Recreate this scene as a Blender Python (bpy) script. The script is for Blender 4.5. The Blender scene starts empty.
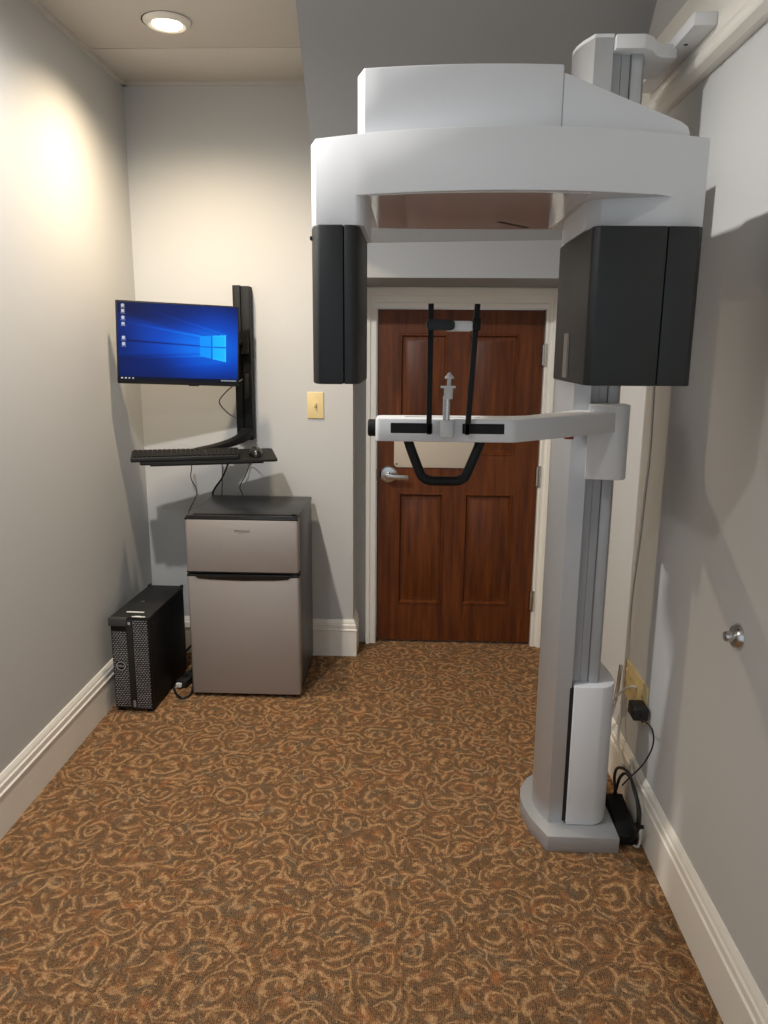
import bpy, bmesh, math, random
from mathutils import Vector, Matrix
random.seed(7)
S = bpy.context.scene
COL = S.collection
PI = math.pi

# ------------------------------------------------------------------ helpers
def V(*a): return Vector(a)

def lin(r, g, b):
    def f(c):
        c /= 255.0
        return c/12.92 if c <= .04045 else ((c+.055)/1.055)**2.4
    return (f(r), f(g), f(b), 1)

def sharpen(bm, ang=35):
    lim = math.radians(ang)
    for f in bm.faces: f.smooth = True
    for e in bm.edges:
        if len(e.link_faces) == 2:
            e.smooth = e.calc_face_angle(0) < lim
        else:
            e.smooth = False

def bevel(bm, w, seg=2, ang=30):
    lim = math.radians(ang)
    es = [e for e in bm.edges if len(e.link_faces) == 2 and e.calc_face_angle(0) > lim]
    if es:
        bmesh.ops.bevel(bm, geom=es, offset=w, segments=seg, profile=.5, affect='EDGES', clamp_overlap=True)

def obj(name, bm, mat, parent=None, bev=0, seg=2, ang=35):
    if bev:
        bmesh.ops.recalc_face_normals(bm, faces=bm.faces[:])
        bevel(bm, bev, seg)
    bmesh.ops.recalc_face_normals(bm, faces=bm.faces[:])
    sharpen(bm, ang)
    me = bpy.data.meshes.new(name)
    bm.to_mesh(me); bm.free()
    for m in (mat if isinstance(mat, (list, tuple)) else [mat]): me.materials.append(m)
    o = bpy.data.objects.new(name, me); COL.objects.link(o)
    if parent is not None:
        o.parent = parent
        if parent.type == 'EMPTY':
            o.matrix_parent_inverse = Matrix.Translation(-parent.location)
    return o

def thing(name, label, cat, loc, group=None):
    o = bpy.data.objects.new(name, None); COL.objects.link(o)
    o.empty_display_size = .05
    o.location = loc; o['label'] = label; o['category'] = cat
    if group: o['group'] = group
    return o

def tag(o, label, cat, group=None):
    me = o.data
    xs = [v.co for v in me.vertices]
    c = V(sum(v.x for v in xs)/len(xs), sum(v.y for v in xs)/len(xs), min(v.z for v in xs))
    me.transform(Matrix.Translation(-c)); o.location = c
    o['label'] = label; o['category'] = cat
    if group: o['group'] = group
    return o

def struct(name, bm, mat, bev=0, parent=None):
    o = obj(name, bm, mat, parent, bev)
    if parent is None: o['kind'] = 'structure'
    return o

def NB(): return bmesh.new()

def box(bm, x0, x1, y0, y1, z0, z1, M=None):
    vs = [bm.verts.new(V(x, y, z)) for x in (x0, x1) for y in (y0, y1) for z in (z0, z1)]
    for q in ((0,1,3,2),(4,6,7,5),(0,4,5,1),(2,3,7,6),(0,2,6,4),(1,5,7,3)):
        bm.faces.new([vs[i] for i in q])
    if M is not None:
        for v in vs: v.co = M @ v.co
    return bm

def prism(bm, pts, a, b, axis='z', M=None):
    """extrude a 2-D outline between a and b along an axis"""
    def mk(p, t):
        if axis == 'z': return V(p[0], p[1], t)
        if axis == 'y': return V(p[0], t, p[1])
        return V(t, p[0], p[1])
    lo = [bm.verts.new(mk(p, a)) for p in pts]; hi = [bm.verts.new(mk(p, b)) for p in pts]
    n = len(pts)
    bm.faces.new(lo[::-1]); bm.faces.new(hi)
    for i in range(n):
        j = (i+1) % n
        bm.faces.new([lo[i], lo[j], hi[j], hi[i]])
    if M is not None:
        for v in lo+hi: v.co = M @ v.co
    return bm

def rrect(x0, x1, y0, y1, r, n=5):
    out = []
    for cx, cy, a in ((x1-r, y1-r, 0), (x0+r, y1-r, 90), (x0+r, y0+r, 180), (x1-r, y0+r, 270)):
        for i in range(n+1):
            t = math.radians(a+90*i/n); out.append((cx+r*math.cos(t), cy+r*math.sin(t)))
    return out

def lathe(bm, prof, c, axis='z', n=28):
    """profile [(r, h)] turned about an axis through c"""
    c = V(*c); rings = []
    for r, h in prof:
        ring = []
        for i in range(n):
            t = 2*PI*i/n; u, w = max(r, 1e-5)*math.cos(t), max(r, 1e-5)*math.sin(t)
            p = V(u, w, h) if axis == 'z' else (V(u, h, w) if axis == 'y' else V(h, u, w))
            ring.append(bm.verts.new(c+p))
        rings.append(ring)
    for a, b in zip(rings, rings[1:]):
        for i in range(n):
            j = (i+1) % n
            bm.faces.new([a[i], a[j], b[j], b[i]])
    bm.faces.new(rings[0]); bm.faces.new(rings[-1])
    return bm

def smooth_path(pts, k=8):
    P = [V(*p) for p in pts]; out = []
    for i in range(len(P)-1):
        p0 = P[max(i-1, 0)]; p1 = P[i]; p2 = P[i+1]; p3 = P[min(i+2, len(P)-1)]
        for s in range(k):
            t = s/k
            out.append(.5*((2*p1)+(p2-p0)*t+(2*p0-5*p1+4*p2-p3)*t*t+(3*p1-p0-3*p2+p3)*t**3))
    out.append(P[-1]); return out

def tube(bm, pts, r, n=10, smooth=True, k=8):
    P = smooth_path(pts, k) if smooth else [V(*p) for p in pts]
    t = (P[1]-P[0]).normalized()
    up = V(0,0,1) if abs(t.z) < .9 else V(1,0,0)
    nrm = (up - t*up.dot(t)).normalized(); rings = []
    for i, p in enumerate(P):
        tn = (P[min(i+1, len(P)-1)]-P[max(i-1, 0)]).normalized()
        nrm = (nrm - tn*nrm.dot(tn)).normalized(); bn = tn.cross(nrm)
        rings.append([bm.verts.new(p+r*(math.cos(2*PI*j/n)*nrm+math.sin(2*PI*j/n)*bn)) for j in range(n)])
    for a, b in zip(rings, rings[1:]):
        for j in range(n):
            m = (j+1) % n
            bm.faces.new([a[j], a[m], b[m], b[j]])
    bm.faces.new(rings[0]); bm.faces.new(rings[-1])
    return bm

def text_bm(s, size, M, depth=.0005):
    c = bpy.data.curves.new('txt', 'FONT'); c.body = s; c.size = size
    c.align_x = 'CENTER'; c.align_y = 'CENTER'; c.extrude = depth
    o = bpy.data.objects.new('txt', c); COL.objects.link(o)
    dg = bpy.context.evaluated_depsgraph_get()
    me = bpy.data.meshes.new_from_object(o.evaluated_get(dg))
    bm = NB(); bm.from_mesh(me); bm.transform(M)
    bpy.data.objects.remove(o); bpy.data.curves.remove(c); bpy.data.meshes.remove(me)
    return bm

def arc(cx, cy, r, a0, a1, n):
    return [(cx+r*math.cos(math.radians(a0+(a1-a0)*i/n)), cy+r*math.sin(math.radians(a0+(a1-a0)*i/n))) for i in range(n+1)]

# ------------------------------------------------------------------ materials
class NT:
    def __init__(s, name):
        s.m = bpy.data.materials.new(name); s.m.use_nodes = True
        s.t = s.m.node_tree; s.b = s.t.nodes['Principled BSDF']
    def n(s, kind, ins=None, **props):
        k = s.t.nodes.new(kind)
        for a, v in props.items(): setattr(k, a, v)
        for a, v in (ins or {}).items():
            if hasattr(v, 'is_output'): s.t.links.new(v, k.inputs[a])
            else: k.inputs[a].default_value = v
        return k
    def set(s, **kw):
        for a, v in kw.items():
            a = a.replace('_', ' ')
            if hasattr(v, 'is_output'): s.t.links.new(v, s.b.inputs[a])
            else: s.b.inputs[a].default_value = v
        return s
    def math(s, op, a, b=0.0, c=0.0):
        k = s.n('ShaderNodeMath', {0: a, 1: b, 2: c}, operation=op); return k.outputs[0]
    def mix(s, f, a, b, blend='MIX'):
        k = s.n('ShaderNodeMix', data_type='RGBA', blend_type=blend)
        for i, v in ((0, f), (6, a), (7, b)):
            if hasattr(v, 'is_output'): s.t.links.new(v, k.inputs[i])
            else: k.inputs[i].default_value = v
        return k.outputs[2]
    def ramp(s, f, stops):
        k = s.n('ShaderNodeValToRGB', {0: f}); e = k.color_ramp.elements
        while len(e) < len(stops): e.new(.5)
        for x, (p, c) in zip(e, stops): x.position = p; x.color = c
        return k.outputs[0]
    def coord(s): return s.n('ShaderNodeTexCoord').outputs['Object']
    def noise(s, co, scale, detail=3, rough=.5):
        return s.n('ShaderNodeTexNoise', {'Vector': co, 'Scale': scale, 'Detail': detail, 'Roughness': rough})
    def bump(s, h, strength, dist):
        k = s.n('ShaderNodeBump', {'Height': h, 'Strength': strength, 'Distance': dist})
        s.t.links.new(k.outputs[0], s.b.inputs['Normal']); return s

def plain(name, c, rough=.5, metal=0, coat=0, nscale=40, namt=.06, bump=0):
    t = NT(name); co = t.coord(); nz = t.noise(co, nscale, 4).outputs[0]
    dark = (c[0]*(1-namt), c[1]*(1-namt), c[2]*(1-namt), 1)
    t.set(Base_Color=t.mix(nz, dark, c), Roughness=rough, Metallic=metal, Coat_Weight=coat)
    if bump: t.bump(nz, .3, bump)
    return t.m

def paint(name, c, rough=.75):
    t = NT(name); co = t.coord()
    big = t.noise(co, 1.7, 2).outputs[0]; fine = t.noise(co, 260, 2).outputs[0]
    t.set(Base_Color=t.mix(big, (c[0]*.97, c[1]*.97, c[2]*.97, 1), c), Roughness=rough)
    t.bump(fine, .12, .001); return t.m

def brushed(name, c, rough=.35, metal=.85, stretch=(1, 1, 60), scale=30):
    t = NT(name)
    mp = t.n('ShaderNodeMapping', {'Vector': t.coord(), 'Scale': stretch})
    nz = t.noise(mp.outputs[0], scale, 3).outputs[0]
    t.set(Base_Color=t.mix(nz, (c[0]*.9, c[1]*.9, c[2]*.9, 1), c), Metallic=metal,
          Roughness=t.math('MULTIPLY_ADD', nz, .12, rough-.06))
    return t.m

def emit(name, c, st):
    t = NT(name); t.set(Base_Color=(.8,.8,.8,1), Emission_Color=c, Emission_Strength=st); return t.m

M = {}
M['wall'] = paint('wall_paint', lin(194, 194, 192))
M['ceil'] = paint('ceiling_paint', lin(204, 199, 192), .85)
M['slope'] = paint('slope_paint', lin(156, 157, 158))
M['trim'] = plain('trim_enamel', lin(238, 234, 224), .35, nscale=6, namt=.03)
M['white'] = plain('white_plastic', lin(214, 215, 216), .45, nscale=8, namt=.015)
M['white2'] = plain('white_housing', lin(216, 217, 219), .42, nscale=8, namt=.015)
M['gwhite'] = plain('gloss_white', lin(206, 204, 202), .10, coat=.6, nscale=8, namt=.01)
M['ivory'] = plain('ivory_plastic', lin(226, 204, 148), .4, nscale=20)
M['black'] = plain('black_plastic', lin(25, 26, 27), .5, nscale=30, namt=.1)
M['dkblack'] = plain('matte_black', lin(14, 14, 15), .6, nscale=30, namt=.1)
M['dkblack'].node_tree.nodes['Principled BSDF'].inputs['Specular IOR Level'].default_value = .3
M['gloss'] = plain('gloss_black', lin(24, 24, 25), .22, nscale=30, namt=.1)
M['boxblk'] = plain('head_black', lin(23, 25, 26), .5, nscale=12, namt=.04)
M['alu'] = brushed('satin_aluminium', lin(196, 198, 201), .42, .7)
M['alu2'] = brushed('rail_aluminium', lin(176, 178, 181), .5, .35)
M['alub'] = brushed('base_aluminium', lin(176, 178, 180), .45, .45, (6, 6, 6), 60)
M['steel'] = brushed('stainless', lin(172, 164, 158), .5, .45, (60, 1, 1), 14)
M['chrome'] = brushed('satin_chrome', lin(205, 203, 200), .25, 1, (5, 5, 5), 20)
M['fridge'] = plain('fridge_grey', lin(92, 94, 96), .38, metal=.3, nscale=160, namt=.15)
M['fridgetop'] = plain('fridge_top', lin(30, 30, 31), .3, nscale=160, namt=.15)
M['cable'] = plain('cable_black', lin(24, 24, 25), .45)
M['cablew'] = plain('cable_white', lin(214, 210, 200), .5)
M['cableg'] = plain('cable_grey', lin(128, 124, 118), .5)
M['red'] = plain('red_plastic', lin(150, 30, 40), .4)
M['sticker'] = plain('sticker_white', lin(225, 225, 222), .5)
M['silver'] = plain('badge_silver', lin(190, 192, 194), .35, metal=.4)
M['plate'] = plain('plate_white', lin(188, 177, 162), .45, nscale=5)
M['hole'] = plain('dark_gap', lin(16, 15, 14), .8)
M['brownglass'] = plain('window_grey', lin(140, 134, 128), .3)

def carpet():
    t = NT('patterned_carpet'); co = t.coord()
    fl0 = t.n('ShaderNodeVectorMath', {0: co, 1: (1, 1, 0)}, operation='MULTIPLY').outputs[0]
    def warp(src, scale, amt):
        w = t.noise(src, scale, 2)
        off = t.n('ShaderNodeVectorMath', {0: w.outputs[1], 1: (.5, .5, .5)}, operation='SUBTRACT')
        off = t.n('ShaderNodeVectorMath', {0: off.outputs[0], 'Scale': amt}, operation='SCALE')
        return t.n('ShaderNodeVectorMath', {0: src, 1: off.outputs[0]}, operation='ADD').outputs[0]
    fl = warp(warp(warp(fl0, 6.0, .07), 22.0, .020), 80.0, .006)
    fl = t.n('ShaderNodeVectorMath', {0: fl, 1: (1, 1, 0)}, operation='MULTIPLY').outputs[0]
    def arcs(scale, freq, shift, cut, turns):
        v = t.n('ShaderNodeVectorMath', {0: fl, 1: (shift, shift*.7, 0)}, operation='ADD').outputs[0]
        vo = t.n('ShaderNodeTexVoronoi', {'Vector': v, 'Scale': scale, 'Randomness': .8})
        rel = t.n('ShaderNodeVectorMath', {0: v, 1: vo.outputs['Position']}, operation='SUBTRACT')
        sp = t.n('ShaderNodeSeparateXYZ', {0: rel.outputs[0]})
        an = t.math('ARCTAN2', sp.outputs[1], sp.outputs[0])
        hue = t.n('ShaderNodeSeparateColor', {0: vo.outputs['Color']}).outputs[0]
        ph = t.math('ADD', t.math('MULTIPLY_ADD', vo.outputs['Distance'], freq, t.math('MULTIPLY', hue, 6.28)), t.math('MULTIPLY', an, turns))
        s = t.math('SINE', ph)
        br = t.noise(v, scale*2.2, 1).outputs[0]
        gate = t.n('ShaderNodeMapRange', {0: br, 1: cut-.04, 2: cut+.06}).outputs[0]
        return t.math('MULTIPLY', t.n('ShaderNodeMapRange', {0: s, 1: .40, 2: .95}).outputs[0], gate), s, hue
    a1, s1, h1 = arcs(9.0, 27.0, 0.0, .45, 1.0)
    a2, s2, h2 = arcs(13.0, 24.0, 3.3, .47, -1.0)
    line = t.math('MAXIMUM', a1, t.math('MULTIPLY', a2, .8))
    n1 = t.noise(fl, 26, 4, .65).outputs[0]; n2 = t.noise(fl, 40, 3).outputs[0]; n3 = t.noise(fl, 13, 4).outputs[0]
    base = t.ramp(n1, [(.30, lin(58, 38, 26)), (.5, lin(102, 62, 34)), (.70, lin(144, 92, 52))])
    base = t.mix(t.n('ShaderNodeMapRange', {0: n3, 1: .55, 2: .70, 4: .75}).outputs[0], base, lin(154, 80, 36))
    n4 = t.n('ShaderNodeVectorMath', {0: fl, 1: (7, 3, 0)}, operation='ADD').outputs[0]
    n4 = t.noise(n4, 14, 4).outputs[0]
    base = t.mix(t.n('ShaderNodeMapRange', {0: n4, 1: .54, 2: .66, 4: .85}).outputs[0], base, lin(78, 72, 64))
    # darker outline on the inner side of each scroll
    dark = t.n('ShaderNodeMapRange', {0: s1, 1: -.35, 2: -.95, 4: .7}).outputs[0]
    base = t.mix(dark, base, lin(56, 38, 27))
    tan = t.mix(n2, lin(164, 122, 82), lin(222, 178, 128))
    brk = t.n('ShaderNodeMapRange', {0: t.noise(fl, 110, 2).outputs[0], 1: .34, 2: .58}).outputs[0]
    colr = t.mix(t.math('MULTIPLY', line, t.math('MULTIPLY_ADD', brk, .62, .38)), base, tan)
    # loop-pile rows
    sx = t.n('ShaderNodeSeparateXYZ', {0: co})
    jx = t.noise(fl0, 90, 1).outputs[0]
    r1 = t.math('SINE', t.math('MULTIPLY_ADD', sx.outputs[0], 1250.0, t.math('MULTIPLY', jx, 12.0)))
    r2 = t.math('SINE', t.math('MULTIPLY_ADD', sx.outputs[1], 620.0, t.math('MULTIPLY', jx, 22.0)))
    pile = t.math('MULTIPLY_ADD', t.math('ADD', r1, r2), .25, .5)
    fine = t.noise(fl0, 260, 3, .75).outputs[0]
    k = t.math('MULTIPLY_ADD', pile, .5, t.math('MULTIPLY', fine, 1.3))
    dk = t.mix(1.0, colr, (.36, .34, .32, 1), 'MULTIPLY')
    colr = t.mix(t.n('ShaderNodeMapRange', {0: k, 1: .50, 2: 1.12}).outputs[0], dk, t.mix(.22, colr, lin(226, 186, 138)))
    t.set(Base_Color=colr, Roughness=.95, Specular_IOR_Level=.15)
    t.bump(t.math('ADD', k, line), .6, .004)
    return t.m
M['carpet'] = carpet()

def wood():
    t = NT('cherry_wood'); co = t.coord()
    mp = t.n('ShaderNodeMapping', {'Vector': co, 'Scale': (14, 14, 1.1)})
    g = t.noise(mp.outputs[0], 3.2, 5, .6).outputs[0]
    mp2 = t.n('ShaderNodeMapping', {'Vector': co, 'Scale': (90, 90, 3)})
    f = t.noise(mp2.outputs[0], 3, 3).outputs[0]
    c = t.ramp(g, [(.28, lin(68, 33, 12)), (.5, lin(96, 49, 18)), (.75, lin(120, 64, 25))])
    c = t.mix(t.math('MULTIPLY', f, .35), c, lin(60, 28, 13))
    t.set(Base_Color=c, Roughness=.45, Specular_IOR_Level=.3); return t.m
M['wood'] = wood()

def grille():
    t = NT('front_mesh'); co = t.coord()
    sp = t.n('ShaderNodeSeparateXYZ', {0: co})
    cv = t.n('ShaderNodeCombineXYZ', {0: sp.outputs[0], 1: sp.outputs[2], 2: 0.0})
    b = t.n('ShaderNodeTexBrick', {'Vector': cv.outputs[0], 'Scale': 1.0, 'Mortar Size': .0024, 'Mortar Smooth': .1,
            'Brick Width': .0120, 'Row Height': .0082, 'Color1': lin(180, 183, 186), 'Color2': lin(140, 142, 144), 'Mortar': lin(14, 14, 14)})
    b.offset = .5
    t.set(Base_Color=b.outputs[0], Roughness=.4, Metallic=.2); return t.m
M['grille'] = grille()

# ------------------------------------------------------------------ room
WL, WR, YB, YD, ZC = -1.257, .738, 3.488, 3.66, 2.57
XE = -.276           # end of the alcove's back wall
Y0 = -1.1
b = box(NB(), WL-.1, WR+.1, Y0, YD+.2, -.05, 0); struct('floor', b, M['carpet'])
b = box(NB(), WL-.1, WL, Y0, YB+.1, 0, ZC); struct('wall_left', b, M['wall'])
b = box(NB(), WR, WR+.1, Y0, YD+.15, 0, ZC); struct('wall_right', b, M['wall'])
b = box(NB(), WL-.1, XE, YB, YD+.15, 0, ZC); struct('wall_back', b, M['wall'])
DX0, DX1, DZ = -.172, .610, 1.657
b = NB(); box(b, XE, DX0-.02, YD, YD+.15, 0, ZC); box(b, DX1+.02, WR, YD, YD+.15, 0, ZC); box(b, DX0-.02, DX1+.02, YD, YD+.15, DZ+.02, ZC)
struct('wall_front', b, M['wall'])
# ceiling: lay-in panels with a perimeter angle
b = NB()
box(b, WL-.1, WR+.1, Y0, YD+.2, ZC+.004, ZC+.06)
ys = [Y0, .66, 1.885, 3.107, YB-.022]
for y0, y1 in zip(ys, ys[1:]):
    box(b, WL+.020, WR-.02, y0+.004, y1-.004, ZC, ZC+.006)
struct('ceiling', b, M['ceil'], .0012)
b = NB(); box(b, WL, WL+.02, Y0, YB, ZC-.012, ZC+.004); box(b, WL, XE+.0, YB-.02, YB, ZC-.012, ZC+.004)
struct('trim_1', b, M['ceil'])
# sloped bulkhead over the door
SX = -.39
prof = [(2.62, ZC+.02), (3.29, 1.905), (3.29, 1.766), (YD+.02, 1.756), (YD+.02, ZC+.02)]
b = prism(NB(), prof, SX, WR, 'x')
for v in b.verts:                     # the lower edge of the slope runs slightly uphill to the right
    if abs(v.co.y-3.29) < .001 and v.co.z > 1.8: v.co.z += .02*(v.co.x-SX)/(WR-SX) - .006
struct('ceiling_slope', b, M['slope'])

def base_profile(face, d):            # d = direction the board projects from the wall
    return [(face, 0), (face+d*.018, 0), (face+d*.018, .128), (face+d*.021, .131), (face+d*.021, .135), (face+d*.0165, .139),
            (face+d*.0165, .158), (face+d*.012, .163), (face+d*.012, .168), (face+d*.008, .176), (face+d*.004, .184), (face, .184)]
def base_y(name, face, d, y0, y1):
    return struct(name, prism(NB(), base_profile(face, d), y0, y1, 'y'), M['trim'])
base_y('baseboard_left', WL, 1, Y0, YB)
base_y('baseboard_right', WR, -1, Y0, YD)
b = NB()
# back baseboard turns the outside corner into the door recess (mitred)
pf = base_profile(0, 1)
path = [(WL, YB, 0, -1), (XE, YB, 1, -1), (XE, YD-.02, 1, 0)]
rings = []
for x, y, nx, ny in path: rings.append([b.verts.new(V(x+nx*p[0], y+ny*p[0], p[1])) for p in pf])
for r0, r1 in zip(rings, rings[1:]):
    for i in range(len(pf)):
        j = (i+1) % len(pf); b.faces.new([r0[i], r0[j], r1[j], r1[i]])
b.faces.new(rings[0]); b.faces.new(rings[-1])
struct('baseboard_back', b, M['trim'])
# board and moulding along the right wall
b = NB()
box(b, .700, WR, Y0, 3.0, 2.20, 2.375)
mp = [(WR, 2.163), (.716, 2.163), (.708, 2.168), (.697, 2.172), (.692, 2.180), (.692, 2.190), (.696, 2.200), (.699, 2.208), (WR, 2.212)]
prism(b, mp, Y0, 3.0, 'y')
struct('trim_2', b, M['trim'], .0015)
# door casing
b = NB()
def casing(bm, pts):                  # stepped casing swept round the opening
    pf = [(0, 0), (0, .012), (.006, .016), (.016, .016), (.018, .012), (.034, .014), (.040, .024), (.060, .026), (.064, .022), (.064, 0)]
    pf = [(p[0]*pts['w']/.064, p[1]) for p in pf]
    x0, x1, z1 = pts['x0'], pts['x1'], pts['z1']
    kk = [(x0, 0, -1, 0), (x0, z1, -1, pts['wt']/pts['w']), (x1, z1, 1, pts['wt']/pts['w']), (x1, 0, 1, 0)]
    rg = [[bm.verts.new(V(x+nx*p[0], YD-p[1], z+nz*p[0])) for p in pf] for x, z, nx, nz in kk]
    for r0, r1 in zip(rg, rg[1:]):
        for i in range(len(pf)):
            j = (i+1) % len(pf); bm.faces.new([r0[i], r0[j], r1[j], r1[i]])
    bm.faces.new(rg[0]); bm.faces.new(rg[-1])
casing(b, dict(x0=DX0-.003, x1=DX1+.003, z1=DZ+.003, w=.050, wt=.096))
box(b, DX0-.020, DX0-.003, YD-.002, YD+.14, 0, DZ+.02); box(b, DX1+.003, DX1+.020, YD-.002, YD+.14, 0, DZ+.02)
box(b, DX0-.02, DX1+.02, YD-.002, YD+.14, DZ+.003, DZ+.02)
struct('trim_3', b, M['trim'])

# ------------------------------------------------------------------ door
YF = YD+.012
def door_slab():
    bm = NB()
    xs = [DX0, -.067, .160, .258, .495, DX1]; zs = [.012, .208, .783, .972, 1.547, DZ]
    pan = {(1, 1), (3, 1), (1, 3), (3, 3)}
    vg = {}
    def vt(x, z, y):
        k = (round(x, 4), round(z, 4), round(y, 4))
        if k not in vg: vg[k] = bm.verts.new(V(x, y, z))
        return vg[k]
    for i in range(5):
        for j in range(5):
            x0, x1, z0, z1 = xs[i], xs[i+1], zs[j], zs[j+1]
            ring = [(x0, z0), (x1, z0), (x1, z1), (x0, z1)]
            if (i, j) not in pan:
                bm.faces.new([vt(x, z, YF) for x, z in ring]); continue
            prev = [vt(x, z, YF) for x, z in ring]
            for ins, dep in ((.003, -.004), (.009, -.004), (.016, .011), (.024, .012), (.043, .002)):
                cur = [vt(x, z, YF+dep) for x, z in ((x0+ins, z0+ins), (x1-ins, z0+ins), (x1-ins, z1-ins), (x0+ins, z1-ins))]
                for k in range(4):
                    m = (k+1) % 4; bm.faces.new([prev[k], prev[m], cur[m], cur[k]])
                prev = cur
            bm.faces.new(prev)
    box(bm, DX0, DX1, YF+.014, YF+.044, .012, DZ)
    for x0, x1, z0, z1 in ((DX0, DX0+.002, .012, DZ), (DX1-.002, DX1, .012, DZ), (DX0, DX1, DZ-.002, DZ), (DX0, DX1, .012, .014)):
        box(bm, x0, x1, YF+.0005, YF+.02, z0, z1)
    return bm
door = struct('door_1', door_slab(), M['wood'])
hz = .872; hx = -.115
b = lathe(NB(), [(.0, 0), (.043, 0), (.043, -.004), (.037, -.010), (.018, -.013), (.0, -.013)], (hx, YF, hz), 'y', 36)
rose = obj('rose', b, M['chrome'], door)
b = NB(); lathe(b, [(0, -.012), (.014, -.012), (.013, -.050), (.010, -.056), (0, -.057)], (hx+.002, YF, hz+.002), 'y', 24)
prism(b, [(hx-.012, hz-.010), (hx+.02, hz-.017), (hx+.095, hz-.018), (hx+.098, hz-.014), (hx+.098, hz+.001), (hx+.095, hz+.005), (hx+.02, hz+.008), (hx-.012, hz+.012)], YF-.060, YF-.048, 'y')
obj('lever', b, M['chrome'], door, .003)
b = lathe(NB(), [(0, -.056), (.005, -.0575), (0, -.0578)], (hx+.002, YF, hz+.002), 'y', 16); obj('keyhole', b, M['hole'], door)
b = box(NB(), DX0-.012, DX0-.0025, YD-.0125, YD+.02, hz-.028, hz+.028); obj('strike_plate', b, M['hole'], door)
for z in (1.452, .876, .244):
    b = NB(); lathe(b, [(0, -.05), (.0065, -.05), (.0065, .05), (0, .05)], (DX1+.006, YD-.017, z), 'z', 14)
    for k in (-.052, .050): lathe(b, [(0, 0), (.005, 0), (.005, .004), (0, .004)], (DX1+.006, YD-.017, z+k-.001), 'z', 12)
    box(b, DX1-.012, DX1+.006, YD-.0165, YD-.0135, z-.048, z+.048); box(b, DX1-.012, DX1-.009, YD-.0165, YF+.001, z-.048, z+.048)
    obj('hinge', b, M['chrome'], door)
b = prism(NB(), rrect(-.089, .300, .909, 1.105, .020), YF-.006, YF-.0025, 'y'); pl = obj('kick_plate', b, M['plate'], door, .0008)
pl.name = 'sign_plate'
for x in (-.076, .287):
    b = lathe(NB(), [(0, 0), (.0045, 0), (.004, -.002), (0, -.0025)], (x, YF-.006, .925), 'y', 12); obj('screw', b, M['hole'], pl)

# ------------------------------------------------------------------ recessed ceiling light and its neighbours along the room
def spot(name, loc, power, col, size=150, blend=.7, rad=.05):
    l = bpy.data.lights.new(name, 'SPOT'); l.energy = power; l.color = col; l.spot_size = math.radians(size); l.spot_blend = blend; l.shadow_soft_size = rad
    o = bpy.data.objects.new(name, l); COL.objects.link(o); o.location = loc; return o
M['lens'] = emit('lit_lens', (1, .88, .66, 1), 11.0)
lx, ly = -.864, 2.864
cl = thing('ceiling_light', 'lit round recessed downlight in the alcove ceiling', 'ceiling light', (lx, ly, ZC))
b = lathe(NB(), [(.060, -.0005), (.084, -.0005), (.084, .002), (.060, .002)], (lx-.004, ly+.004, ZC-.0015), 'z', 40)
obj('housing_rim', b, M['hole'], cl)
b = NB(); lathe(b, [(.055, -.012), (.062, -.015), (.072, -.012), (.081, -.003), (.081, .0), (.055, .0)], (lx, ly-.002, ZC-.002), 'z', 44)
obj('trim_ring', b, M['trim'], cl)
b = lathe(NB(), [(0, -.020), (.02, -.019), (.04, -.016), (.0535, -.011), (.0535, -.004), (0, -.004)], (lx, ly-.002, ZC-.002), 'z', 40)
obj('lens', b, M['lens'], cl)
WARM = (1, .80, .55); NEUT = (1, .98, .96); COOL = (.90, .95, 1)
spot('downlight_lamp', (lx, ly, ZC-.035), 57, WARM, 150, 1.0, .030)
spot('downlight_lamp', (lx, ly-1.22, ZC-.035), 70, NEUT, 176, .45, .03)
spot('downlight_lamp', (lx, ly-2.44, ZC-.035), 26, NEUT, 170, .8, .04)

# ------------------------------------------------------------------ light switch
sx, sz = -.447, 1.219
sw = thing('light_switch', 'ivory toggle light switch on the back wall left of the door', 'light switch', (sx, YB, sz-.06))
b = prism(NB(), rrect(sx-.039, sx+.037, sz-.060, sz+.060, .003), YB-.006, YB, 'y'); obj('switch_plate', b, M['ivory'], sw, .002)
b = NB(); box(b, sx-.006, sx+.004, YB-.018, YB-.005, sz-.006, sz+.012); obj('toggle', b, M['ivory'], sw, .002)
for z in (-.042, .042):
    b = lathe(NB(), [(0, 0), (.003, 0), (.0025, -.001), (0, -.0012)], (sx-.001, YB-.006, sz+z), 'y', 10); obj('screw', b, M['ivory'], sw)

# ------------------------------------------------------------------ wall mount, monitor, keyboard, mouse
mt = thing('monitor_mount', 'black wall track with a curved arm carrying the keyboard tray', 'monitor mount', (-.764, YB, 1.065))
b = NB(); box(b, -.804, -.770, 3.435, YB, 1.066, 1.744); box(b, -.764, -.727, 3.428, YB, 1.062, 1.740); box(b, -.772, -.762, 3.446, YB, 1.066, 1.742)
obj('track', b, M['dkblack'], mt, .003)
b = NB(); box(b, -.756, -.738, 3.415, 3.43, 1.25, 1.36); obj('height_lever', b, M['black'], mt, .003)
b = NB()
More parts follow.
